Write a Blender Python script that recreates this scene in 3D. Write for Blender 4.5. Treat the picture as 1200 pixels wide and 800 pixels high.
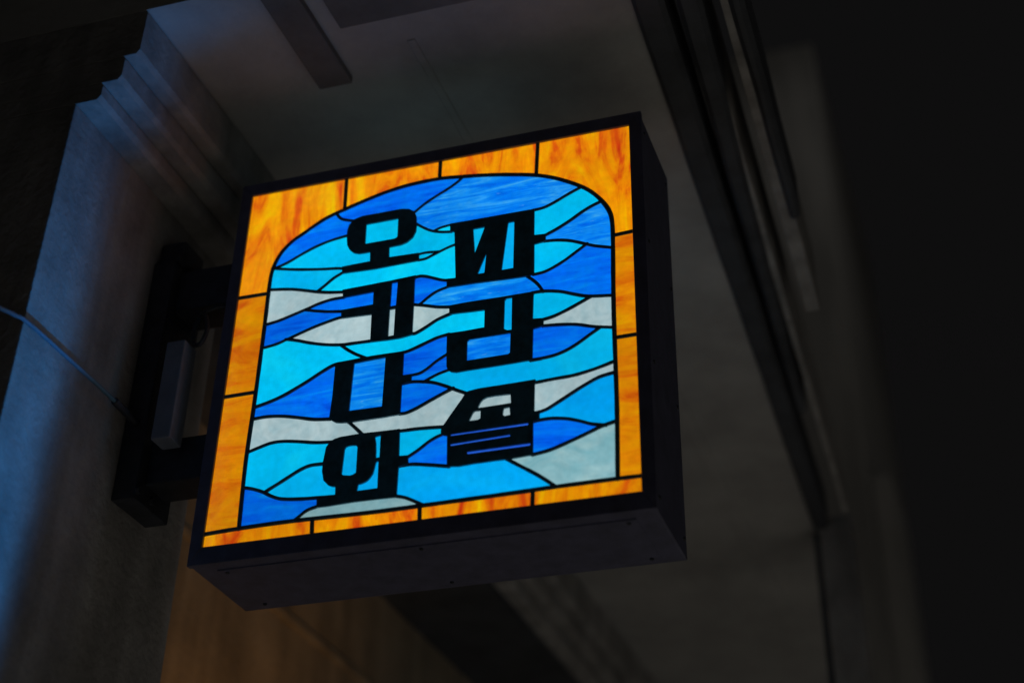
import bpy, bmesh, math, random
from mathutils import Vector, Matrix, noise
from mathutils.geometry import delaunay_2d_cdt, tessellate_polygon
random.seed(4)
for o in list(bpy.data.objects): bpy.data.objects.remove(o)
SC = bpy.context.scene; COL = SC.collection
EYE = 2.77            # height of the sign's centre above the pavement

# ---------------------------------------------------------------- camera
cam = bpy.data.cameras.new('camera'); co = bpy.data.objects.new('camera', cam); COL.objects.link(co)
rx = Vector((0.952079, 0.30567, 0.010)); up = Vector((0.177, -0.576, 0.798)); fw = Vector((-0.251, 0.758, 0.602))
pitch, roll, yaw = 0.6463, 0.01331, 0.31983
cp, sp = math.cos(pitch), math.sin(pitch); c_, s_ = math.cos(roll), math.sin(roll)
r0 = Vector((1,0,0)); f0 = Vector((0,cp,sp)); u0 = Vector((0,-sp,cp))
R0 = [c_*r0+s_*u0, -s_*r0+c_*u0, f0]
rz = Matrix.Rotation(yaw, 3, 'Z')
X_, Y_, F_ = [rz @ v for v in R0]
m = Matrix((X_, Y_, -F_)).transposed().to_4x4()
m.translation = Vector((0.75328, -1.80364, -1.16959+EYE))
co.matrix_world = m
cam.sensor_width = 36; cam.lens = 1822.534/1200*36
cam.shift_x = -20.748/1200; cam.shift_y = -208.171/1200
cam.clip_start = .05; cam.clip_end = 500
cam.dof.use_dof = True; cam.dof.focus_distance = 2.25; cam.dof.aperture_fstop = 1.8
SC.camera = co

# ---------------------------------------------------------------- light: night
SC.view_settings.view_transform = 'Standard'; SC.view_settings.look = 'None'
SC.view_settings.exposure = 0; SC.view_settings.gamma = 1
w = bpy.data.worlds.new('World'); SC.world = w; w.use_nodes = True
bg = w.node_tree.nodes['Background']; bg.inputs[0].default_value = (.0044,.0043,.0044,1); bg.inputs[1].default_value = 1
def lamp(name, kind, loc, target, energy, color, **k):
    l = bpy.data.lights.new(name, kind); l.energy = energy; l.color = color
    for a, b in k.items(): setattr(l, a, b)
    o = bpy.data.objects.new(name, l); COL.objects.link(o); o.location = loc
    o.rotation_euler = (Vector(target)-Vector(loc)).to_track_quat('-Z', 'Y').to_euler()
    return o
# added fill spots overhead, unseen: the lit pavement throws light up under the soffit
lamp('street_fill', 'SPOT', (2.5,-1.0,7.2), (2.5,-1.0,0), 690, (1,.95,.86), spot_size=math.radians(52), spot_blend=.3, shadow_soft_size=.15)
lamp('street_fill', 'SPOT', (2.7,3.2,7.2), (2.7,3.2,0), 480, (1,.96,.9), spot_size=math.radians(52), spot_blend=.3, shadow_soft_size=.15)
lamp('street_fill', 'SPOT', (1.1,2.9,7.0), (-.1,4.1,3.9), 6.5, (1,.97,.92), spot_size=math.radians(110), spot_blend=1, shadow_soft_size=.15)  # added spot that brightens the far wall
# blue neon further down the facade, grazing up the near edge of the pier
b = lamp('blue_light', 'SPOT', (.45,-.275,1.55), (-.471,-.262,2.60), 48, (.0,.33,1), spot_size=math.radians(46), spot_blend=1, shadow_soft_size=.03)
b.scale = (.20,1,1)
# warm spot from an unseen source below the sign
lamp('unseen_warm_light', 'SPOT', (-.05,.80,1.85), (-.75,.92,2.62), 6.3, (1,.40,.02), spot_size=math.radians(70), spot_blend=1, shadow_soft_size=.08)

# ---------------------------------------------------------------- helpers
def lin(r, g, b):
    f = lambda v: (v/255/12.92) if v/255 <= .04045 else ((v/255+.055)/1.055)**2.4
    return (f(r), f(g), f(b), 1)
def new_mat(name):
    mt = bpy.data.materials.new(name); mt.use_nodes = True
    return mt, mt.node_tree, mt.node_tree.nodes, mt.node_tree.links
def rough_mat(name, base, rough, var=.25, scale=9, bump=.15, bscale=60, stain=.0):
    mt, nt, N, L = new_mat(name); P = N['Principled BSDF']
    P.inputs['Roughness'].default_value = rough
    tc = N.new('ShaderNodeTexCoord')
    n1 = N.new('ShaderNodeTexNoise'); n1.inputs['Scale'].default_value = scale; n1.inputs['Detail'].default_value = 8; n1.inputs['Roughness'].default_value = .65
    L.new(tc.outputs['Object'], n1.inputs['Vector'])
    cr = N.new('ShaderNodeValToRGB'); a = [v*(1-var) for v in base]; b2 = [min(1, v*(1+var)) for v in base]
    cr.color_ramp.elements[0].position = .3; cr.color_ramp.elements[0].color = (*a, 1)
    cr.color_ramp.elements[1].position = .7; cr.color_ramp.elements[1].color = (*b2, 1)
    L.new(n1.outputs['Fac'], cr.inputs['Fac'])
    out = cr.outputs['Color']
    if stain:
        mp = N.new('ShaderNodeMapping'); mp.inputs['Scale'].default_value = (9,9,1.1); L.new(tc.outputs['Object'], mp.inputs['Vector'])
        n3 = N.new('ShaderNodeTexNoise'); n3.inputs['Scale'].default_value = 1.6; n3.inputs['Detail'].default_value = 6; L.new(mp.outputs['Vector'], n3.inputs['Vector'])
        c3 = N.new('ShaderNodeValToRGB'); c3.color_ramp.elements[0].position = .35; c3.color_ramp.elements[0].color = (1-stain,)*3+(1,); c3.color_ramp.elements[1].position = .6; c3.color_ramp.elements[1].color = (1,1,1,1)
        L.new(n3.outputs['Fac'], c3.inputs['Fac'])
        mx = N.new('ShaderNodeMixRGB'); mx.blend_type = 'MULTIPLY'; mx.inputs[0].default_value = 1
        L.new(out, mx.inputs[1]); L.new(c3.outputs['Color'], mx.inputs[2]); out = mx.outputs[0]
    L.new(out, P.inputs['Base Color'])
    n2 = N.new('ShaderNodeTexNoise'); n2.inputs['Scale'].default_value = bscale; n2.inputs['Detail'].default_value = 6
    L.new(tc.outputs['Object'], n2.inputs['Vector'])
    bp = N.new('ShaderNodeBump'); bp.inputs['Strength'].default_value = bump; bp.inputs['Distance'].default_value = .01
    L.new(n2.outputs['Fac'], bp.inputs['Height']); L.new(bp.outputs['Normal'], P.inputs['Normal'])
    return mt
M = {}
M['stucco'] = rough_mat('stucco', (.32,.31,.30), .9, .28, 9, .35, 70, .35)
M['sidewall'] = rough_mat('warm_tinted_render', (.31,.25,.17), .9, .25, 6, .3, 60, .3)  # warm glow on the recessed wall put into its base colour
M['soffit'] = rough_mat('soffit_paint', (.35,.345,.335), .9, .24, 4, .2, 40)
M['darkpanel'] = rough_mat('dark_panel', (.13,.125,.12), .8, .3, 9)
M['shaded_trim'] = rough_mat('painted_shade', (.05,.055,.065), .6, .4, 12)  # shade put into the colour of mouldings, frieze and column strip
M['farwall'] = rough_mat('far_wall', (.46,.45,.43), .95, .15, 2, .2, 20, .25)
M['black'] = rough_mat('black_powder_coat', (.095,.098,.16), .42, .3, 30, .05, 400)
M['plate'] = rough_mat('bracket_steel', (.03,.034,.045), .5, .5, 40, .1, 200)
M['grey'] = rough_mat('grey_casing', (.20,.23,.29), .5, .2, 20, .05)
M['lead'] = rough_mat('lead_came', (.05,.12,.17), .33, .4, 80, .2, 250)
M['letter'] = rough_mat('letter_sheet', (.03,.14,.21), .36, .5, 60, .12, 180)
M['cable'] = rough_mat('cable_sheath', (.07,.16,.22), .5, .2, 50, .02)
M['asphalt'] = rough_mat('asphalt', (.05,.05,.05), .9, .3, 20, .5, 300)
M['paving'] = rough_mat('paving', (.38,.37,.35), .9, .25, 4, .4, 100)

def glass(name, stops, sx, sz, detail=5, dist=1.2, speck=0):
    """opalescent sheet glass with the sign's lamp behind it"""
    mt, nt, N, L = new_mat(name); P = N['Principled BSDF']
    tc = N.new('ShaderNodeTexCoord'); oi = N.new('ShaderNodeObjectInfo')
    mp = N.new('ShaderNodeMapping'); mp.inputs['Scale'].default_value = (sx, 1, sz)
    L.new(tc.outputs['Object'], mp.inputs['Vector'])
    rnd = N.new('ShaderNodeMath'); rnd.operation = 'MULTIPLY'; rnd.inputs[1].default_value = 37; L.new(oi.outputs['Random'], rnd.inputs[0])
    cb = N.new('ShaderNodeCombineXYZ'); 
    for i in range(3): L.new(rnd.outputs[0], cb.inputs[i])
    L.new(cb.outputs[0], mp.inputs['Location'])
    n = N.new('ShaderNodeTexNoise'); n.inputs['Scale'].default_value = 1; n.inputs['Detail'].default_value = detail; n.inputs['Roughness'].default_value = .62; n.inputs['Distortion'].default_value = dist
    L.new(mp.outputs[0], n.inputs['Vector'])
    cr = N.new('ShaderNodeValToRGB'); e = cr.color_ramp.elements
    while len(e) < len(stops): e.new(.5)
    for i, (p, c) in enumerate(stops): e[i].position = p; e[i].color = lin(*c)
    L.new(n.outputs['Fac'], cr.inputs['Fac'])
    mx = N.new('ShaderNodeMixRGB'); mx.blend_type = 'MULTIPLY'; mx.inputs[0].default_value = 1
    L.new(cr.outputs['Color'], mx.inputs[1]); L.new(oi.outputs['Color'], mx.inputs[2])
    # fine mottling of the sheet
    n2 = N.new('ShaderNodeTexNoise'); n2.inputs['Scale'].default_value = 95; n2.inputs['Detail'].default_value = 4; L.new(tc.outputs['Object'], n2.inputs['Vector'])
    mr = N.new('ShaderNodeMapRange'); mr.inputs[1].default_value = .3; mr.inputs[2].default_value = .7; mr.inputs[3].default_value = .92; mr.inputs[4].default_value = 1.07
    L.new(n2.outputs['Fac'], mr.inputs[0])
    n5 = N.new('ShaderNodeTexNoise'); n5.inputs['Scale'].default_value = 5.5; n5.inputs['Detail'].default_value = 1; L.new(tc.outputs['Object'], n5.inputs['Vector'])  # hot spots of the lamps behind, put into the emission strength
    r5 = N.new('ShaderNodeMapRange'); r5.inputs[1].default_value = .3; r5.inputs[2].default_value = .7; r5.inputs[3].default_value = .88; r5.inputs[4].default_value = 1.09; L.new(n5.outputs['Fac'], r5.inputs[0])
    m5 = N.new('ShaderNodeMath'); m5.operation = 'MULTIPLY'; L.new(mr.outputs[0], m5.inputs[0]); L.new(r5.outputs[0], m5.inputs[1]); mr = m5
    if speck:   # bright cracks and sparkles, put into the emission colour
        n4 = N.new('ShaderNodeTexNoise'); n4.inputs['Scale'].default_value = 1; n4.inputs['Detail'].default_value = 3
        m4 = N.new('ShaderNodeMapping'); m4.inputs['Scale'].default_value = (60,1,260); L.new(tc.outputs['Object'], m4.inputs['Vector']); L.new(m4.outputs[0], n4.inputs['Vector'])
        r4 = N.new('ShaderNodeMapRange'); r4.inputs[1].default_value = .66; r4.inputs[2].default_value = .76; r4.inputs[3].default_value = 0; r4.inputs[4].default_value = speck; L.new(n4.outputs['Fac'], r4.inputs[0])
        x4 = N.new('ShaderNodeMixRGB'); x4.inputs[2].default_value = lin(120,205,245); L.new(r4.outputs[0], x4.inputs[0]); L.new(mx.outputs[0], x4.inputs[1]); mx = x4
    L.new(mx.outputs[0], P.inputs['Emission Color']); L.new(mr.outputs[0], P.inputs['Emission Strength'])
    P.inputs['Base Color'].default_value = (.02,.02,.02,1); P.inputs['Roughness'].default_value = .12
    bp = N.new('ShaderNodeBump'); bp.inputs['Strength'].default_value = .08; bp.inputs['Distance'].default_value = .004
    L.new(n2.outputs['Fac'], bp.inputs['Height']); L.new(bp.outputs[0], P.inputs['Normal'])
    return mt
OR = [(.29,(198,50,14)),(.37,(216,88,12)),(.45,(230,128,6)),(.56,(238,154,4)),(.72,(240,190,2))]
OH = [(.28,(196,70,10)),(.40,(214,108,8)),(.52,(222,134,6)),(.64,(226,148,4)),(.78,(232,176,2))]
BL = [(.30,(0,78,218)),(.45,(0,100,236)),(.60,(0,118,240)),(.80,(10,150,240))]
BW = [(.28,(0,92,224)),(.45,(0,118,238)),(.58,(20,142,242)),(.72,(70,176,240))]
CY = [(.25,(0,172,232)),(.5,(0,184,236)),(.75,(10,196,236))]
WH = [(.3,(150,182,190)),(.5,(164,190,196)),(.7,(176,198,202))]
WT = [(.3,(118,170,180)),(.5,(134,178,186)),(.7,(150,188,192))]
SL = [(.3,(30,80,200)),(.7,(40,100,215))]
G = {'ov': glass('amber_glass_upright_grain', OR, 21, 6, 9, 1.6), 'oh': glass('amber_glass_level_grain', OH, 7, 26, 9, 1.6),
     'b': glass('cobalt_glass', BL, 9, 60), 'bl': glass('streaky_blue_glass', BW, 10, 75, 6, 1.2, .4),
     'c': glass('cyan_glass', CY, 9, 14, 2, .5), 'w': glass('white_glass', WH, 26, 26), 'wt': glass('pale_teal_glass', WT, 18, 30), 's': glass('blue_slit_glass', SL, 20, 20)}

def link(name, me, mat, parent=None, loc=None):
    o = bpy.data.objects.new(name, me); COL.objects.link(o)
    if mat is not None and not me.materials: me.materials.append(mat)
    if parent is not None: o.parent = parent
    if loc is not None: o.location = loc
    return o
def empty(name, loc, label, cat, group=None):
    o = bpy.data.objects.new(name, None); o.empty_display_size = .1; COL.objects.link(o); o.location = loc
    tag(o, label, cat, group); return o
def tag(o, label, cat, group=None):
    o['label'] = label; o['category'] = cat
    if group: o['group'] = group
def fin(bm, name):
    bmesh.ops.recalc_face_normals(bm, faces=bm.faces)
    me = bpy.data.meshes.new(name); bm.to_mesh(me); bm.free(); return me
def off(parent): return Vector(parent.location) if parent is not None else Vector((0,0,0))
def box(name, x0, x1, y0, y1, z0, z1, mat, parent=None, bev=.004, seg=2, rot=0, cuts=0):
    """box given in world metres; heights relative to the sign's centre"""
    bm = bmesh.new(); bmesh.ops.create_cube(bm, size=1)
    c = Vector(((x0+x1)/2, (y0+y1)/2, (z0+z1)/2+EYE)); s = Vector((x1-x0, y1-y0, z1-z0))
    for v in bm.verts: v.co = Vector((v.co.x*s.x, v.co.y*s.y, v.co.z*s.z))
    if bev: bmesh.ops.bevel(bm, geom=list(bm.edges), offset=bev, segments=seg, affect='EDGES', profile=.6)
    if rot: bmesh.ops.rotate(bm, verts=bm.verts, cent=(0,0,0), matrix=Matrix.Rotation(rot,3,'Z'))
    o_ = off(parent)
    for v in bm.verts: v.co += c-o_
    return link(name, fin(bm, name), mat, parent)
def extrude_y(name, prof, y0, y1, mat, parent=None, bev=.003):
    """prof: (x, z) outline pushed along Y"""
    bm = bmesh.new(); o_ = off(parent)
    vs = [bm.verts.new(Vector((x, y0, z+EYE))-o_) for x, z in prof]
    f = bm.faces.new(vs)
    r = bmesh.ops.extrude_face_region(bm, geom=[f])
    bmesh.ops.translate(bm, verts=[v for v in r['geom'] if isinstance(v, bmesh.types.BMVert)], vec=(0, y1-y0, 0))
    if bev: bmesh.ops.bevel(bm, geom=list(bm.edges), offset=bev, segments=2, affect='EDGES', profile=.6)
    return link(name, fin(bm, name), mat, parent)
def catmull(P, n=5):
    if len(P) < 3: return [Vector(p) for p in P]
    P = [Vector(p) for p in P]; Q = [2*P[0]-P[1]]+P+[2*P[-1]-P[-2]]; out = []
    for i in range(1, len(Q)-2):
        for k in range(n):
            t = k/n; a, b, c, d = Q[i-1], Q[i], Q[i+1], Q[i+2]
            out.append(.5*((2*b)+(c-a)*t+(2*a-5*b+4*c-d)*t*t+(3*b-a-3*c+d)*t**3))
    out.append(P[-1]); return out
def tube(name, pts, r, mat, parent=None, n=8, smooth=5):
    P = catmull(pts, smooth); bm = bmesh.new(); o_ = off(parent); rings = []
    for i, p in enumerate(P):
        t = (P[min(i+1, len(P)-1)]-P[max(i-1, 0)]).normalized()
        a = t.orthogonal().normalized() if i == 0 else (a-t*a.dot(t)).normalized()
        b2 = t.cross(a)
        rings.append([bm.verts.new(p+Vector((0,0,EYE))-o_+r*(math.cos(2*math.pi*k/n)*a+math.sin(2*math.pi*k/n)*b2)) for k in range(n)])
    for i in range(len(rings)-1):
        for k in range(n): bm.faces.new((rings[i][k], rings[i][(k+1)%n], rings[i+1][(k+1)%n], rings[i+1][k]))
    bm.faces.new(rings[0]); bm.faces.new(rings[-1])
    for f in bm.faces: f.smooth = True
    return link(name, fin(bm, name), mat, parent)
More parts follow.
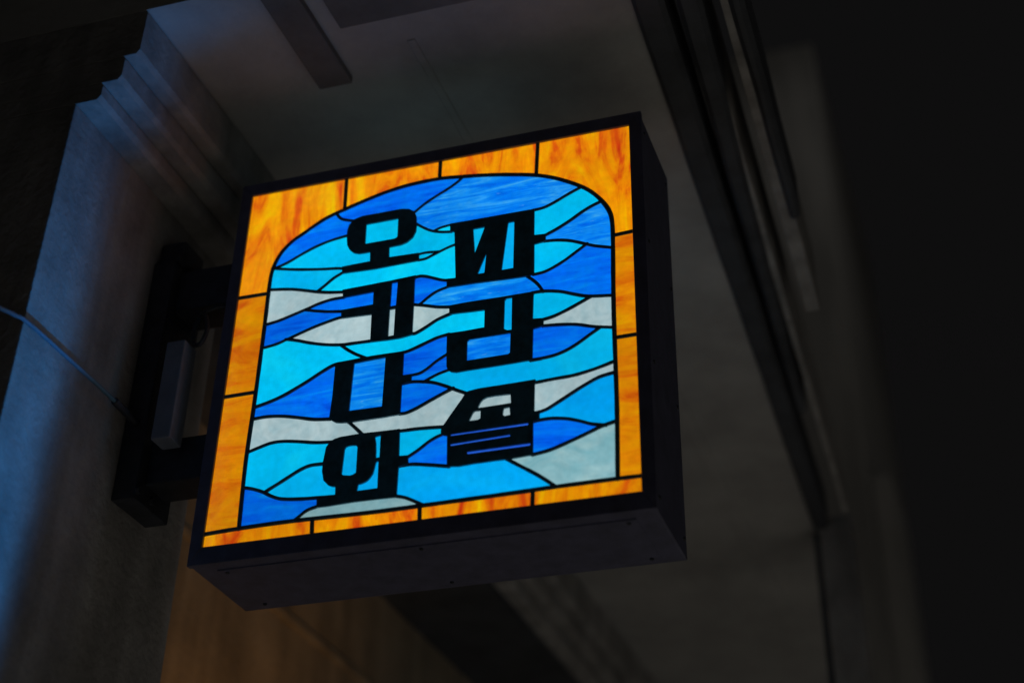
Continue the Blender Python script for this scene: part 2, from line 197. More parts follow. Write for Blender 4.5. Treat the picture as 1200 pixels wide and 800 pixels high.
GLASS = {'leads': [['a', 6.7, [[-262.6, -277.3],[-265.4, -174.7],[-264.1, -86.1],[-263.7, -27.9],[-263.8, 41.2],[-264.5, 97.4],[-264.4, 132.4],[-262.5, 150.1],[-258.4, 164.4],[-249.5, 181.8],[-233.8, 198.0],[-213.2, 210.9],[-202.3, 218.2],[-183.0, 229.2],[-161.9, 237.4],[-147.7, 241.7],[-126.5, 248.3],[-84.0, 259.6],[-41.4, 266.0],[7.7, 267.2],[43.8, 263.3],[86.0, 257.2],[127.6, 249.1],[166.5, 239.4],[198.2, 226.7],[231.6, 207.2],[253.4, 189.5],[270.6, 167.6],[280.4, 147.7],[283.8, 126.6],[284.0, 91.6],[283.0, 26.2],[282.6, -31.6],[283.1, -98.5],[283.6, -177.0],[282.2, -276.8]]],['d', 6.1, [[-314.3, -279.3],[-262.6, -277.3],[-181.2, -276.5],[-70.1, -278.8],[12.9, -278.7],[137.3, -277.7],[199.4, -276.8],[282.4, -276.7],[314.8, -277.1]]],['d', 6.1, [[-151.2, 302.4],[-149.5, 242.0]]],['d', 6.1, [[8.5, 301.1],[8.4, 267.0]]],['d', 6.1, [[168.6, 301.9],[166.5, 240.0]]],['d', 6.1, [[284.6, 105.2],[315.2, 106.9]]],['d', 6.1, [[283.0, -65.5],[315.1, -65.1]]],['d', 6.1, [[-314.6, 107.7],[-266.0, 107.3]]],['d', 6.1, [[-314.2, -64.2],[-264.9, -63.8]]],['d', 6.1, [[-151.2, -278.5],[-149.5, -304.1]]],['d', 6.1, [[6.6, -279.6],[7.3, -302.9]]],['d', 6.1, [[166.2, -278.7],[165.6, -301.5]]],['l', 4.8, [[-163.2, 236.7],[-151.8, 223.2],[-129.5, 215.1]]],['l', 4.8, [[-259.1, 151.8],[-238.0, 158.4],[-217.4, 168.4],[-192.5, 179.0],[-167.2, 185.9],[-137.4, 190.1]]],['l', 4.8, [[-263.5, 152.2],[-221.1, 142.5],[-179.4, 135.1],[-153.5, 131.7],[-140.5, 128.8]]],['l', 5.1, [[-140.6, 122.3],[-156.1, 114.4],[-167.9, 105.0],[-181.1, 95.2]]],['l', 5.1, [[-263.9, 113.6],[-228.0, 108.0],[-201.5, 100.8],[-183.9, 95.4],[-162.3, 90.2],[-135.3, 86.0]]],['l', 4.8, [[-22.4, 90.5],[-14.3, 91.4],[-4.6, 89.3],[7.8, 84.0],[21.6, 78.0],[35.2, 74.7]]],['l', 5.1, [[-135.8, 76.6],[-156.7, 76.3],[-177.4, 72.5],[-193.7, 67.4],[-222.4, 59.0],[-243.0, 53.6],[-262.6, 50.7]]],['l', 4.8, [[-197.0, 65.2],[-180.4, 60.5],[-158.9, 55.6],[-135.0, 51.7]]],['l', 4.8, [[-134.1, 41.5],[-145.0, 40.8],[-177.6, 33.2],[-201.9, 25.6],[-222.1, 18.7],[-240.3, 13.0],[-263.1, 9.9]]],['l', 5.1, [[-224.9, 18.7],[-206.9, 13.9],[-183.1, 5.4],[-157.5, -1.8],[-132.5, -6.1],[-112.0, -6.9],[-82.2, -7.7]]],['l', 5.3, [[-22.0, -6.5],[-14.7, -6.4],[1.5, 1.5],[17.6, 10.5],[39.1, 17.4]]],['l', 5.1, [[-133.9, -6.1],[-121.4, -16.5],[-106.3, -27.0],[-88.0, -36.8]]],['l', 5.3, [[-264.3, -89.5],[-240.3, -84.1],[-218.0, -76.9],[-201.1, -69.0],[-181.7, -59.4],[-161.2, -47.9],[-141.7, -38.7],[-125.6, -37.6],[-89.4, -36.0],[-59.3, -35.9],[-36.1, -36.2],[-21.3, -33.8],[2.9, -25.5],[19.1, -20.1],[36.7, -17.4]]],['l', 4.5, [[-17.8, -75.8],[-4.2, -74.2],[8.4, -67.3],[19.4, -59.1],[36.8, -49.4]]],['l', 5.1, [[-31.5, -87.2],[-15.9, -86.6],[3.1, -89.6],[17.6, -93.4],[32.7, -100.1],[52.3, -110.5],[69.1, -118.8]]],['l', 4.5, [[1.2, -89.7],[12.6, -84.4],[24.0, -80.0],[39.3, -76.2]]],['l', 5.1, [[-31.0, -134.8],[-21.6, -134.7],[-5.8, -129.4],[13.2, -120.8],[33.2, -112.1],[47.0, -106.5]]],['l', 5.1, [[-109.8, -135.7],[-103.1, -142.1],[-94.6, -150.6],[-85.3, -160.4]]],['l', 5.1, [[-264.0, -108.3],[-241.5, -107.6],[-216.8, -110.4],[-191.8, -116.2],[-165.0, -123.3],[-138.7, -126.8]]],['l', 5.1, [[-261.9, -160.5],[-245.6, -155.8],[-228.0, -151.6],[-207.9, -151.9],[-181.4, -156.4],[-157.8, -161.2],[-132.6, -163.8]]],['l', 5.3, [[-88.6, -160.2],[-60.1, -160.7],[-27.9, -162.0],[0.2, -162.6],[35.7, -165.2]]],['l', 5.1, [[-228.9, -227.4],[-221.9, -223.4],[-210.8, -217.8],[-193.5, -208.5],[-177.3, -200.2],[-162.1, -195.8],[-141.9, -196.0]]],['l', 5.1, [[-263.9, -215.8],[-249.7, -219.6],[-232.7, -226.4],[-217.9, -234.9],[-201.1, -241.3],[-173.8, -245.0],[-149.1, -246.6],[-118.2, -248.2]]],['l', 5.1, [[-143.9, -259.3],[-160.8, -263.8],[-173.3, -272.5],[-178.7, -276.4]]],['l', 5.1, [[-29.0, -259.8],[-15.1, -264.1],[-1.0, -271.2],[11.7, -278.4]]],['l', 4.8, [[-15.1, -203.6],[-0.5, -195.3],[14.1, -185.2],[25.1, -179.6],[36.2, -176.0]]],['l', 5.1, [[-28.2, -215.6],[-8.7, -215.5],[15.9, -219.8],[46.0, -226.2]]],['l', 5.1, [[165.3, -226.0],[190.4, -222.2],[217.2, -213.9],[244.0, -204.5],[261.9, -197.9],[283.2, -192.9]]],['l', 5.1, [[129.1, -227.2],[148.7, -240.3],[172.7, -256.5],[197.6, -276.0]]],['l', 5.1, [[167.7, -164.2],[182.9, -161.6],[197.5, -154.5],[217.6, -143.5],[237.7, -132.9],[259.6, -123.3],[282.0, -119.3]]],['l', 5.1, [[166.7, -117.3],[195.6, -115.7],[223.2, -114.7],[248.9, -110.6],[267.1, -106.3],[283.0, -101.8]]],['l', 4.8, [[166.0, -176.8],[179.4, -175.6],[195.7, -176.2],[215.6, -180.1],[233.5, -186.4],[247.7, -192.4],[267.8, -197.3]]],['l', 5.1, [[162.6, 175.0],[180.0, 176.7],[198.6, 184.1],[218.2, 193.8],[237.3, 201.9]]],['l', 5.1, [[180.2, 125.8],[200.0, 134.3],[219.7, 144.9],[235.5, 155.0],[251.3, 163.4],[269.8, 170.4]]],['l', 5.1, [[180.3, 115.8],[200.0, 113.7],[219.5, 108.9],[238.9, 100.6],[256.8, 92.6],[284.8, 83.8]]],['l', 4.8, [[245.3, 98.6],[227.1, 86.5],[211.6, 76.4],[196.1, 68.2],[180.6, 62.3],[163.7, 60.5]]],['l', 4.8, [[154.6, 59.3],[163.8, 50.9],[172.3, 40.6],[178.8, 29.0]]],['l', 5.1, [[-21.6, 43.2],[-0.5, 37.4],[16.5, 32.2],[37.3, 28.4]]],['l', 5.1, [[162.7, 29.9],[178.5, 29.7],[196.1, 26.5],[208.9, 22.8],[224.1, 16.5],[246.0, 9.0],[283.6, 3.6]]],['l', 4.3, [[-11.5, 41.8],[2.1, 52.3],[15.1, 59.8],[31.7, 64.2]]],['l', 5.1, [[177.8, -18.0],[193.8, -15.3],[211.2, -9.4],[230.3, -1.2],[249.2, 7.4]]],['l', 4.8, [[178.5, -28.1],[202.5, -30.3],[228.3, -34.5],[253.9, -42.5],[283.0, -48.9]]],['l', 5.1, [[263.4, -44.6],[245.2, -55.6],[229.7, -65.4],[211.0, -74.4],[190.5, -79.4],[163.8, -80.8]]],['l', 4.5, [[-29.6, 211.3],[-13.4, 223.8],[4.4, 234.3],[23.6, 244.4],[38.6, 253.9],[46.7, 261.2]]],['l', 4.3, [[-26.1, 189.2],[-11.5, 177.8],[2.8, 169.4],[16.8, 165.0],[32.8, 162.2]]],['l', 3.7, [[4.2, 169.5],[15.7, 173.6],[33.5, 175.6]]],['l', 4.0, [[-19.3, 131.0],[-8.3, 132.1],[4.8, 130.9],[15.1, 129.7]]],['l', 4.3, [[-18.7, 120.5],[-6.7, 121.1],[3.4, 124.9],[15.1, 129.4],[28.5, 134.4],[42.0, 137.9]]],['l', 4.0, [[-60.9, 43.1],[-46.6, 43.1]]],['l', 3.7, [[-65.3, -202.0],[-54.8, -201.6]]],['l', 4.8, [[161.3, -81.4],[176.3, -81.0]]]], 'letters': {'o': [[[-142.9, 131.7],[-96.9, 132.8],[-98.0, 149.9],[-116.9, 150.1],[-125.7, 153.4],[-132.6, 160.1],[-137.7, 169.5],[-139.7, 184.2],[-140.1, 197.8],[-137.8, 207.9],[-129.6, 217.0],[-117.0, 220.6],[-81.2, 220.4],[-51.3, 220.7],[-38.4, 217.7],[-29.6, 211.5],[-25.5, 201.8],[-24.0, 188.0],[-24.4, 174.1],[-29.0, 163.5],[-38.1, 155.9],[-48.4, 153.1],[-66.8, 152.5],[-65.9, 134.0],[-17.3, 132.6],[-16.5, 118.6],[-53.0, 117.9],[-87.6, 117.0],[-141.7, 119.1]],[[[-108.4, 203.0],[-55.4, 203.5],[-54.6, 169.1],[-58.3, 166.7],[-107.6, 166.5]]]], 'ge': [[[-138.3, 89.2],[-99.4, 90.0],[-62.2, 91.0],[-40.3, 92.0],[-19.8, 93.0],[-21.4, 84.6],[-20.3, 45.6],[-19.8, -4.1],[-18.5, -9.0],[-37.6, -11.9],[-57.7, -11.9],[-86.0, -10.4],[-85.7, -4.2],[-87.0, 36.9],[-136.0, 38.8],[-137.3, 53.3],[-86.0, 53.9],[-86.6, 76.2],[-136.3, 74.7]],[[[-58.0, 86.6],[-48.3, 86.6],[-48.7, 45.4],[-57.9, 45.3]],[[-58.4, 40.2],[-49.3, 40.3],[-48.9, -5.6],[-57.8, -6.0]]]], 'na': [[[-138.1, -36.7],[-109.5, -36.6],[-89.4, -36.0],[-60.0, -35.5],[-30.9, -34.8],[-30.8, -43.5],[-30.3, -74.6],[-16.2, -74.8],[-16.9, -86.9],[-30.8, -89.0],[-30.2, -134.3],[-29.5, -136.8],[-58.6, -137.5],[-87.8, -137.6],[-106.1, -137.8],[-120.6, -136.7],[-129.0, -134.9],[-136.0, -130.4],[-139.6, -125.1],[-137.9, -93.1]],[[[-108.2, -42.2],[-59.0, -40.2],[-58.9, -120.2],[-109.7, -119.4]]]], 'wa': [[[-133.9, -163.6],[-127.6, -160.6],[-118.6, -158.9],[-87.4, -158.1],[-58.9, -159.2],[-28.9, -159.8],[-29.0, -165.0],[-27.6, -201.3],[-14.6, -202.1],[-13.2, -214.9],[-27.4, -217.6],[-27.5, -259.0],[-27.6, -262.5],[-58.9, -261.7],[-90.4, -261.3],[-128.3, -262.5],[-145.6, -262.3],[-146.4, -250.3],[-119.1, -248.1],[-119.8, -235.0],[-126.0, -233.5],[-131.4, -230.9],[-138.8, -223.1],[-142.5, -209.0],[-142.6, -195.3],[-139.9, -172.0]],[[[-110.9, -179.5],[-109.3, -176.1],[-106.0, -175.0],[-100.3, -174.8],[-93.8, -175.7],[-91.4, -179.0],[-90.6, -217.8],[-95.1, -220.2],[-99.6, -220.8],[-109.3, -219.0],[-112.3, -217.0]],[[-66.1, -166.6],[-57.4, -165.2],[-56.8, -199.3],[-62.3, -199.4],[-62.7, -189.0],[-63.9, -175.7]],[[-61.7, -205.7],[-57.8, -204.0],[-56.6, -245.4],[-86.9, -245.5],[-85.8, -236.0],[-80.5, -235.5],[-73.7, -232.9],[-69.0, -228.7],[-65.0, -222.6],[-63.0, -213.6]]]], 'bbi': [[[30.8, 176.0],[74.7, 175.8],[115.5, 175.9],[165.0, 175.8],[165.0, 128.4],[182.6, 127.2],[182.7, 114.3],[165.3, 112.1],[165.5, 60.1],[155.9, 58.3],[118.0, 59.4],[71.8, 61.5],[30.4, 62.1],[29.5, 77.3],[43.8, 76.1],[38.5, 159.9],[31.4, 160.9]],[[[68.4, 159.0],[87.2, 159.0],[72.5, 113.9]],[[91.0, 112.3],[88.7, 76.4],[77.9, 76.7]],[[123.9, 159.3],[133.6, 159.4],[133.4, 76.6],[115.4, 76.3]]]], 'ri': [[[35.9, 30.0],[66.2, 30.8],[115.4, 30.1],[164.0, 30.4],[165.8, 28.4],[164.8, 23.6],[164.2, -15.1],[180.1, -16.7],[180.2, -29.3],[164.9, -31.8],[164.3, -78.0],[164.8, -81.8],[118.0, -82.7],[83.1, -82.8],[66.5, -82.8],[51.2, -83.4],[43.4, -81.3],[38.3, -77.1],[36.2, -71.3],[35.0, -44.6],[34.5, -17.0],[59.9, -17.3],[91.3, -16.5],[91.1, 12.7],[68.2, 13.6],[49.7, 14.6],[36.5, 14.9]],[[[121.3, 23.1],[123.7, 26.3],[132.5, 26.3],[132.7, -27.7],[126.3, -27.5],[121.1, -24.2]],[[66.2, -35.2],[69.2, -32.6],[131.3, -32.7],[131.0, -64.7],[128.4, -66.7],[66.6, -67.0]]]], 'sil': [[[66.9, -117.4],[71.5, -116.0],[86.6, -114.3],[133.7, -114.0],[169.1, -113.3],[168.0, -122.4],[167.8, -161.9],[175.2, -166.1],[175.2, -175.4],[166.3, -177.8],[166.7, -227.1],[132.8, -228.6],[115.8, -228.2],[82.9, -228.2],[60.9, -229.3],[43.9, -227.2],[43.6, -223.4],[42.1, -181.1],[34.5, -178.7],[32.4, -174.4],[32.8, -168.4],[35.7, -163.9],[48.7, -145.0],[61.6, -127.0]],[[[85.5, -144.0],[89.2, -136.4],[92.9, -132.4],[98.4, -130.2],[109.7, -129.6],[133.1, -130.6],[134.0, -144.6],[110.1, -144.9],[87.6, -145.1]],[[73.2, -163.1],[78.5, -151.5],[81.2, -148.9],[90.0, -149.1],[89.9, -161.4],[86.3, -163.2]],[[123.6, -151.1],[132.1, -150.3],[133.1, -162.6],[125.4, -163.4],[122.3, -160.4]],[[47.0, -179.1],[159.0, -178.5],[159.6, -180.8],[159.0, -182.2],[47.6, -182.1]],[[47.2, -194.1],[133.3, -192.1],[133.9, -195.3],[47.8, -197.4]],[[71.9, -209.0],[162.5, -208.9],[163.0, -211.7],[162.1, -213.1],[72.6, -213.2]]]]}, 'seeds': [['ov', 0.92, -242.5, 236.5],['ov', 1, -71.0, 280.0],['ov', 1.02, 85.2, 282.4],['ov', 1, 283.0, 238.5],['oh', 0.92, 298.4, 23.3],['oh', 0.88, 300.1, -179.6],['ov', 0.9, -234.6, -288.6],['ov', 0.95, -69.3, -288.3],['ov', 0.85, 89.8, -289.2],['ov', 0.8, 243.0, -285.4],['oh', 0.82, -289.3, 26.2],['oh', 0.85, -290.2, -171.2],['b', 0.95, -219.0, 183.0],['b', 1, -97.2, 242.6],['bl', 1, 100.9, 213.9],['c', 1.05, 215.9, 169.3],['bl', 1, 248.3, 128.8],['c', 1, 196.1, 89.5],['b', 1, 247.3, 50.2],['c', 1.05, -176.0, 158.8],['c', 0.92, -222.6, 123.7],['c', 1.2, -86.5, 102.8],['c', 1.05, 3.1, 150.3],['c', 1.25, 25.6, 169.2],['c', 1.1, -8.0, 126.2],['c', 1.08, -83.1, 188.0],['w', 1, -218.4, 86.0],['b', 1.1, -125.0, 64.5],['b', 0.9, -206.1, 38.6],['w', 1, -114.2, 18.1],['c', 1.12, -214.0, -15.8],['c', 1.15, -50.3, -21.7],['b', 1, -53.6, 66.5],['w', 1, -52.8, 14.7],['b', 1.05, -6.2, 68.2],['w', 1.02, 0.5, 19.9],['bl', 1.1, 79.0, 42.2],['c', 0.88, 74.2, 148.5],['c', 0.8, 87.0, 85.1],['c', 0.78, 126.4, 100.1],['c', 0.82, 127.1, -2.6],['c', 1, 202.5, 5.3],['w', 1, 258.9, -19.0],['b', 1, 196.2, -49.8],['c', 0.9, 134.1, -100.9],['bl', 1, 101.4, -54.4],['b', 1, 3.7, -40.8],['b', 1, 14.7, -76.1],['b', 1.05, -5.5, -108.4],['bl', 1.05, -86.0, -79.2],['b', 0.95, -172.1, -86.4],['w', 0.98, -200.5, -134.3],['w', 1, -28.9, -146.5],['c', 1, -221.0, -187.6],['c', 0.88, -158.0, -222.4],['b', 0.85, -225.8, -255.7],['c', 0.82, -102.2, -197.7],['c', 0.85, -59.9, -180.2],['c', 0.75, -63.4, -235.2],['c', 0.95, -7.5, -182.6],['b', 1, 25.1, -205.4],['c', 0.75, 39.8, -253.0],['wt', 0.85, -83.3, -270.4],['wt', 0.95, 231.8, -244.8],['b', 0.95, 202.3, -200.5],['c', 0.74, 244.6, -158.1],['w', 1, 202.4, -131.9],['w', 0.9, 109.9, -138.5],['w', 0.85, 81.8, -156.6],['w', 0.9, 127.7, -157.1],['s', 1, 98.6, -180.0],['s', 1, 92.9, -195.3],['s', 1, 117.9, -211.7]]}
# ================================================================= the setting
def sheet(name, x0, x1, y0, y1, z, mat, n=1):
    bm = bmesh.new(); vs = [bm.verts.new(p) for p in ((x0,y0,z),(x1,y0,z),(x1,y1,z),(x0,y1,z))]; bm.faces.new(vs)
    o = link(name, fin(bm, name), mat); o['kind'] = 'structure'; return o
sheet('ground', -200, 200, -200, 200, -.01, M['asphalt'])
pv = box('pavement', -6, 6.4, -8, 9, -EYE-.1, -EYE+.12, M['paving'], None, .01); pv['kind'] = 'structure'

# ================================================================= the building the sign hangs on
B = empty('building', (-.6,1.4,.12), 'pale stucco building with stepped cornice, near pier and broad soffit behind the stained glass sign', 'building')
zb = -EYE+.121
XW = -.471; Y0 = -.289; YE = 3.3
box('pier', -1.6, XW, Y0+.002, .2, zb, .308, M['stucco'], B, .002, 2)
box('side_wall', -1.6, -.75, .2, YE, zb, .306, M['sidewall'], B, .002)
box('string_course', -.752, -.739, .2, YE, .045, .063, M['sidewall'], B, .003)
# stepped cornice, each step a course of its own
steps = [(.308, .340, -.430), (.340, .386, -.401), (.386, .475, -.378)]
for i, (a, b2, x) in enumerate(steps):
    jx = []
    extrude_y('cornice_course', [(-1.6, a+.0005), (x-.006, a+.0005), (x, a+.008), (x, b2-.006), (x-.003, b2-.0005), (-1.6, b2-.0005)], Y0+.002, YE, M['stucco'], B, .001)
box('frieze', -.7499, XW-.001, .201, YE, .288, .3075, M['shaded_trim'], B, .002)  # shade under the cornice put into its dark colour
# soffit
def xr(y): return .349-.033*y
bm = bmesh.new(); o_ = off(B)
pts = [(-1.6,Y0+.002),(xr(Y0)+.02,Y0+.002),(xr(YE)+.02,YE),(-1.6,YE)]
lo = [bm.verts.new(Vector((x,y,.476+EYE))-o_) for x,y in pts]; f = bm.faces.new(lo)
r = bmesh.ops.extrude_face_region(bm, geom=[f]); bmesh.ops.translate(bm, verts=[v for v in r['geom'] if isinstance(v, bmesh.types.BMVert)], vec=(0,0,.16))
link('soffit', fin(bm, 'soffit'), M['soffit'], B)
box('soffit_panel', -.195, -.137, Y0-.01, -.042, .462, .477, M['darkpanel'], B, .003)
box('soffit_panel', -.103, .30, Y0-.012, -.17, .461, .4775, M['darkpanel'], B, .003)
box('soffit_batten', .098, .128, .75, 3.2, .472, .4765, M['soffit'], B, .003)
box('soffit_batten', -.02, -.006, -.1, 2.6, .4745, .4768, M['soffit'], B, .002)
# three mouldings along the soffit's outer edge, their shade put into the colour, each ending further back
def shaded_trim(xa0, xb0, xa1, xb1, y0, y1, z0, z1, n=14):
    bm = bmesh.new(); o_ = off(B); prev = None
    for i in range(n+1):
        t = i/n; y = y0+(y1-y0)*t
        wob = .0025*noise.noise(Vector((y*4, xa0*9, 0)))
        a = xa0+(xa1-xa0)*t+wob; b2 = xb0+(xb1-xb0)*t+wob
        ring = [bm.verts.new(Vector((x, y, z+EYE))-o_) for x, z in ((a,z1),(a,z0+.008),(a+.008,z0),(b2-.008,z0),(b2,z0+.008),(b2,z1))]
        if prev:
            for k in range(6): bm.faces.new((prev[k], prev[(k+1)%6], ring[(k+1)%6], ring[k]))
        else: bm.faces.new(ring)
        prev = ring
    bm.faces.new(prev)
    return link('edge_moulding', fin(bm, 'edge_moulding'), M['shaded_trim'], B)
shaded_trim(.352, .402, .287, .326, -.29, 1.92, .463, .56)
shaded_trim(.420, .462, .355, .376, -.29, 1.30, .466, .56)
shaded_trim(.494, .521, .474, .494, -.29, .56, .468, .56)
box('fascia', .405, .418, -.288, 1.86, .474, .62, M['stucco'], B, .002, rot=.031)
box('fascia', .464, .492, -.288, .90, .476, .62, M['stucco'], B, .002, rot=.031)
# column that carries the far end of the mouldings, with a dark strip added for its shaded edge
C2 = box('column', .300, .385, 1.925, 2.02, zb, .497, M['stucco'], B, .006)
box('column_shade_strip', .283, .2975, 1.93, 1.945, zb, .462, M['shaded_trim'], B, .005)

N_ = empty('neighbouring_building', (-.9,4.3,0), 'tall plain grey wall end rising into the night right of the sign', 'building')
box('wall', -3.2, .262, 4.0, 6, -EYE+.121, 3.86, M['farwall'], N_, .01)
box('corner_pilaster', .264, .345, 4.1, 4.6, -EYE+.121, 1.62, M['farwall'], N_, .01)

# ================================================================= the sign
S = empty('hanging_sign', (0,.0875,EYE-.326), 'square projecting lightbox with amber and blue stained glass and black hangul letters', 'sign')
HW, HH = .3145, .300
OX, OT, OB = .3338, .3226, -.326
D0, D1 = -.004, .175
box('cabinet', -OX+.002, OX-.002, .0045, D1, OB+.0015, OT-.0015, M['black'], S, .0025)
# frame: four bars, mitre joined
def bar(pts):
    bm = bmesh.new(); o_ = off(S)
    fr = [bm.verts.new(Vector((x, D0, z+EYE))-o_) for x, z in pts]; bk = [bm.verts.new(Vector((x, .0055, z+EYE))-o_) for x, z in pts]
    bm.faces.new(fr); bm.faces.new(bk)
    for k in range(4): bm.faces.new((fr[k], fr[(k+1)%4], bk[(k+1)%4], bk[k]))
    bmesh.ops.recalc_face_normals(bm, faces=bm.faces)
    bmesh.ops.bevel(bm, geom=list(bm.edges), offset=.0007, segments=1, affect='EDGES')
    return link('frame_bar', fin(bm, 'frame_bar'), M['black'], S)
g = .0002
bar([(-OX,OT),(OX,OT),(HW,HH),(-HW,HH)]); bar([(OX,OT),(OX,OB),(HW,-HH),(HW,HH)])
bar([(OX,OB),(-OX,OB),(-HW,-HH),(HW,-HH)]); bar([(-OX,OB),(-OX,OT),(-HW,HH),(-HW,-HH)])
# the sign is double sided: the rear sheet glows onto the soffit and wall behind it
BK = [('w',-.24,.24,-.25,.22),('oh',-.312,-.243,-.298,.298),('oh',.243,.312,-.298,.298),('ov',-.24,.24,.223,.298),('ov',-.24,.24,-.298,-.253)]
for c, a, b2, z0_, z1_ in BK:
    o = box('rear_glass', a, b2, D1, D1+.002, z0_, z1_, G[c if c != 'w' else 'c'], S, 0)
    o.color = (.65,.65,.65,1)
box('access_panel', -.300, .300, .022, .158, OB-.0004, OB+.003, M['black'], S, .0008)
def screw(loc, ax):
    bm = bmesh.new(); bmesh.ops.create_cone(bm, cap_ends=True, segments=12, radius1=.0034, radius2=.0026, depth=.0022)
    if ax == 'X': bmesh.ops.rotate(bm, verts=bm.verts, cent=(0,0,0), matrix=Matrix.Rotation(math.pi/2,3,'Y'))
    else: bmesh.ops.rotate(bm, verts=bm.verts, cent=(0,0,0), matrix=Matrix.Rotation(math.pi,3,'X'))
    for v in bm.verts: v.co += Vector((loc[0], loc[1], loc[2]+EYE))-off(S)
    link('screw', fin(bm, 'screw'), M['plate'], S)
for z in (-.30,-.1,.1,.297):
    for y in (.022,.158): screw((OX-.0012, y, z), 'X')
for x in (-.288,0,.288):
    for y in (.030,.150): screw((x, y, OB-.0012), 'Z')
# glowing strip added on the cabinet's top to brighten the soffit above
me_, nt_, N2_, L2_ = new_mat('added_glow'); P_ = N2_['Principled BSDF']; P_.inputs['Base Color'].default_value = (.1,.1,.1,1)
P_.inputs['Emission Color'].default_value = (.26,.42,.46,1); P_.inputs['Emission Strength'].default_value = 1
box('added_glow_strip', -.24, .12, .075, .105, OT-.001, OT+.001, me_, S, 0)

# ---- regions between the cames
def sm(P):
    P = [Vector((p[0], p[1])) for p in P]
    if len(P) < 3: return P
    Q = [2*P[0]-P[1]]+P+[2*P[-1]-P[-2]]; out = []
    for i in range(1, len(Q)-2):
        for k in range(4):
            t = k/4; a, b2, c, d = Q[i-1], Q[i], Q[i+1], Q[i+2]
            out.append(.5*((2*b2)+(c-a)*t+(2*a-5*b2+4*c-d)*t*t+(3*b2-a-3*c+d)*t**3))
    out.append(P[-1]); return out
V2 = []; E2 = []
def add_line(P, closed=False):
    i0 = len(V2)
    for p in P: V2.append(Vector((p[0], p[1])))
    for k in range(len(P)-1): E2.append((i0+k, i0+k+1))
    if closed: E2.append((i0+len(P)-1, i0))
add_line([(-HW*1000-1, -HH*1000-1), (HW*1000+1, -HH*1000-1), (HW*1000+1, HH*1000+1), (-HW*1000-1, HH*1000+1)], True)
LEAD = []
for kind, wd, P in GLASS['leads']:
    Q = sm(P); LEAD.append((kind, wd, Q))
    a = Q[0]+(Q[0]-Q[1]).normalized()*4; b2 = Q[-1]+(Q[-1]-Q[-2]).normalized()*4
    add_line([a]+Q+[b2])
for k, (o, hs) in GLASS['letters'].items():
    add_line(o, True)
    for h in hs: add_line(h, True)
def inside(p, poly):
    r = False; j = len(poly)-1
    for i in range(len(poly)):
        a, b2 = poly[i], poly[j]
        if (a[1] > p[1]) != (b2[1] > p[1]) and p[0] < (b2[0]-a[0])*(p[1]-a[1])/(b2[1]-a[1])+a[0]: r = not r
        j = i
    return r
vo, eo, fo, _, oe, _ = delaunay_2d_cdt(V2, E2, [], 0, 1e-4)
cons = {tuple(sorted(e)) for e, k in zip(eo, oe) if k}
em = {}
for fi, f in enumerate(fo):
    for k in range(3): em.setdefault(tuple(sorted((f[k], f[(k+1)%3]))), []).append(fi)
reg = [-1]*len(fo); nreg = 0
for s in range(len(fo)):
    if reg[s] >= 0: continue
    st = [s]; reg[s] = nreg
    while st:
        f = st.pop()
        for k in range(3):
            e = tuple(sorted((fo[f][k], fo[f][(k+1)%3])))
            if e in cons: continue
            for g2 in em[e]:
                if reg[g2] < 0: reg[g2] = nreg; st.append(g2)
    nreg += 1
def area(f): a, b2, c = (vo[i] for i in f); return abs((b2-a).cross(c-a))/2
groups = {}
for i, r_ in enumerate(reg): groups.setdefault(r_, []).append(i)
def cls(fs):
    for s in GLASS['seeds']:
        p = (s[2], s[3])
        for i in fs:
            if inside(p, [vo[k] for k in fo[i]]): return s
    return None
npane = 0; used = set()
sheets = []
for r_, fs in groups.items():
    A = sum(area(fo[i]) for i in fs)
    if A < 9: continue
    big = max(fs, key=lambda i: area(fo[i])); c = sum((vo[k] for k in fo[big]), Vector((0,0)))/3
    if abs(c.x) > HW*1000+1 or abs(c.y) > HH*1000+1: continue
    inl = any(inside(c, o) and not any(inside(c, h) for h in hs) for o, hs in GLASS['letters'].values())
    if inl: continue
    sd = cls(fs)
    if sd is None:
        if A > 25: print('UNSEEDED', round(A), [round(v) for v in c])
        best = min(GLASS['seeds'], key=lambda s: (s[2]-c.x)**2+(s[3]-c.y)**2); sd = best
    else:
        n_in = [s for s in GLASS['seeds'] if any(inside((s[2], s[3]), [vo[k] for k in fo[i]]) for i in fs)]
        if len(n_in) > 1: print('LEAK', [(round(s[2]), round(s[3]), s[0]) for s in n_in])
    sheets.append((A, fs, sd))
for A, fs, sd in sorted(sheets, key=lambda t: -t[0]):
    bm = bmesh.new(); o_ = off(S); mp_ = {}
    d = random.uniform(-.0003, .0003)
    for i in fs:
        vs = []
        for k in fo[i]:
            if k not in mp_: mp_[k] = bm.verts.new(Vector((vo[k].x/1000, .0005+d, vo[k].y/1000+EYE))-o_)
            vs.append(mp_[k])
        bm.faces.new(vs)
    bmesh.ops.dissolve_limit(bm, angle_limit=.01, verts=bm.verts, edges=bm.edges)
    r2 = bmesh.ops.extrude_face_region(bm, geom=list(bm.faces))
    bmesh.ops.translate(bm, verts=[v for v in r2['geom'] if isinstance(v, bmesh.types.BMVert)], vec=(0, .003, 0))
    bmesh.ops.triangulate(bm, faces=bm.faces)
    o = link('glass_pane', fin(bm, 'glass_pane'), G[sd[0]], S)
    t = sd[1]  # pane tone: glass differences plus the backlight's falloff, put into the tint
    o.color = (t, t, min(t, 1) if sd[0] != 'c' else max(t, 1)**.5, 1); npane += 1
print('panes', npane)

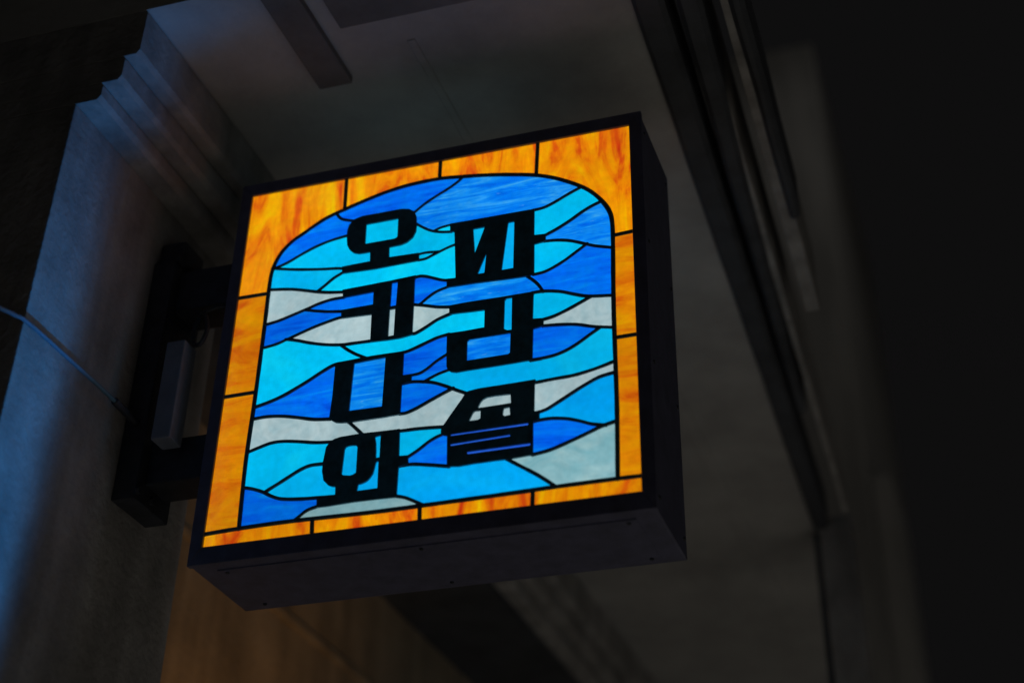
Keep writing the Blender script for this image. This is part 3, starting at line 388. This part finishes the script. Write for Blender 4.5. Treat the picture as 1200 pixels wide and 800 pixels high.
# ---- cames: half-round strips of lead with a solder blob at each end
def came(w, Q, top):
    w *= 1.13
    bm = bmesh.new(); o_ = off(S); rings = []; W = w/2
    prof = [(-1,.0), (-.86,.62), (-.45,.93), (0,1), (.45,.93), (.86,.62), (1,.0)]
    L_ = 0
    for i, p in enumerate(Q):
        t = (Q[min(i+1, len(Q)-1)]-Q[max(i-1, 0)]).normalized(); n = Vector((-t.y, t.x))
        ww = W*(1+.10*noise.noise(Vector((p.x*.06, p.y*.06, w))))
        rings.append([bm.verts.new(Vector(((p.x+n.x*a*ww)/1000, .0012-(top+.0012)*h, (p.y+n.y*a*ww)/1000+EYE))-o_) for a, h in prof])
    for i in range(len(rings)-1):
        for k in range(6): bm.faces.new((rings[i][k], rings[i][k+1], rings[i+1][k+1], rings[i+1][k]))
    for p in (Q[0], Q[-1]):   # solder
        cv = bm.verts.new(Vector((p.x/1000, -top*1.04, p.y/1000+EYE))-o_); rr = []
        for lv, (q, h) in enumerate(((.72,.9),(1.12,.0))):
            rr.append([bm.verts.new(Vector(((p.x+math.cos(a)*W*q)/1000, .0012-(top+.0012)*h, (p.y+math.sin(a)*W*q)/1000+EYE))-o_) for a in [2*math.pi*j/12 for j in range(12)]])
        for j in range(12):
            bm.faces.new((cv, rr[0][j], rr[0][(j+1)%12])); bm.faces.new((rr[0][j], rr[1][j], rr[1][(j+1)%12], rr[0][(j+1)%12]))
    for f in bm.faces: f.smooth = True
    return link('lead_came', fin(bm, 'lead_came'), M['lead'], S)
for i, (kind, wd, Q) in enumerate(LEAD): came(wd, Q, .0016+.00002*(i % 9))

# ---- letters: cut sheet with holes
def letter(o, hs):
    vs = []; es = []
    def al(P):
        i0 = len(vs)
        for p in P: vs.append(Vector(p))
        for k in range(len(P)): es.append((i0+k, i0+(k+1) % len(P)))
    al(o)
    for h in hs: al(h)
    v, e, f, _, _, _ = delaunay_2d_cdt(vs, es, [], 0, 1e-4)
    bm = bmesh.new(); o_ = off(S); bv = [bm.verts.new(Vector((p.x/1000, -.0024, p.y/1000+EYE))-o_) for p in v]
    for t in f:
        c = (v[t[0]]+v[t[1]]+v[t[2]])/3
        if inside(c, o) and not any(inside(c, h) for h in hs): bm.faces.new([bv[k] for k in t])
    bmesh.ops.delete(bm, geom=[q for q in bm.verts if not q.link_faces], context='VERTS')
    bmesh.ops.dissolve_limit(bm, angle_limit=.001, verts=bm.verts, edges=bm.edges)
    r2 = bmesh.ops.extrude_face_region(bm, geom=list(bm.faces))
    bmesh.ops.translate(bm, verts=[q for q in r2['geom'] if isinstance(q, bmesh.types.BMVert)], vec=(0, .0034, 0))
    bmesh.ops.triangulate(bm, faces=bm.faces)
    return link('letter', fin(bm, 'letter'), M['letter'], S)
for k, (o, hs) in GLASS['letters'].items(): letter(o, hs)

# ---- bracket
box('mounting_plate', XW+.0005, -.433, -.01, .09, -.213, .195, M['plate'], S, .002)
box('junction_box', XW+.0005, -.425, .0, .062, .1955, .238, M['plate'], S, .006, 3)
box('bracket_arm', -.4335, -.3325, .012, .078, .112, .185, M['plate'], S, .003)
box('bracket_arm', -.4335, -.3325, .012, .078, -.183, -.114, M['plate'], S, .003)
box('driver_box', -.409, -.3775, -.031, .006, -.135, .028, M['grey'], S, .003)
for z in (.15,-.15):
    for y in (.025,.065):
        bm = bmesh.new(); bmesh.ops.create_cone(bm, cap_ends=True, segments=6, radius1=.006, radius2=.006, depth=.006)
        bmesh.ops.rotate(bm, verts=bm.verts, cent=(0,0,0), matrix=Matrix.Rotation(math.pi/2,3,'Y'))
        for v in bm.verts: v.co += Vector((-.43, y-.03 if z > 0 else y-.03, z*1.33+EYE))-off(S)
        link('bolt', fin(bm, 'bolt'), M['plate'], S)
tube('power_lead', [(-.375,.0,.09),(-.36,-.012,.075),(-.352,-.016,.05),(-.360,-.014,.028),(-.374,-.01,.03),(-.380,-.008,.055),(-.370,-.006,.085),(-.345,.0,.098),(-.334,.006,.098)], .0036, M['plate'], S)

# ================================================================= cable along the pier
Cb = empty('wall_cable', (-.45,-.3,EYE-.09), 'thin cable running level along the blue lit pier to the sign bracket', 'cable')
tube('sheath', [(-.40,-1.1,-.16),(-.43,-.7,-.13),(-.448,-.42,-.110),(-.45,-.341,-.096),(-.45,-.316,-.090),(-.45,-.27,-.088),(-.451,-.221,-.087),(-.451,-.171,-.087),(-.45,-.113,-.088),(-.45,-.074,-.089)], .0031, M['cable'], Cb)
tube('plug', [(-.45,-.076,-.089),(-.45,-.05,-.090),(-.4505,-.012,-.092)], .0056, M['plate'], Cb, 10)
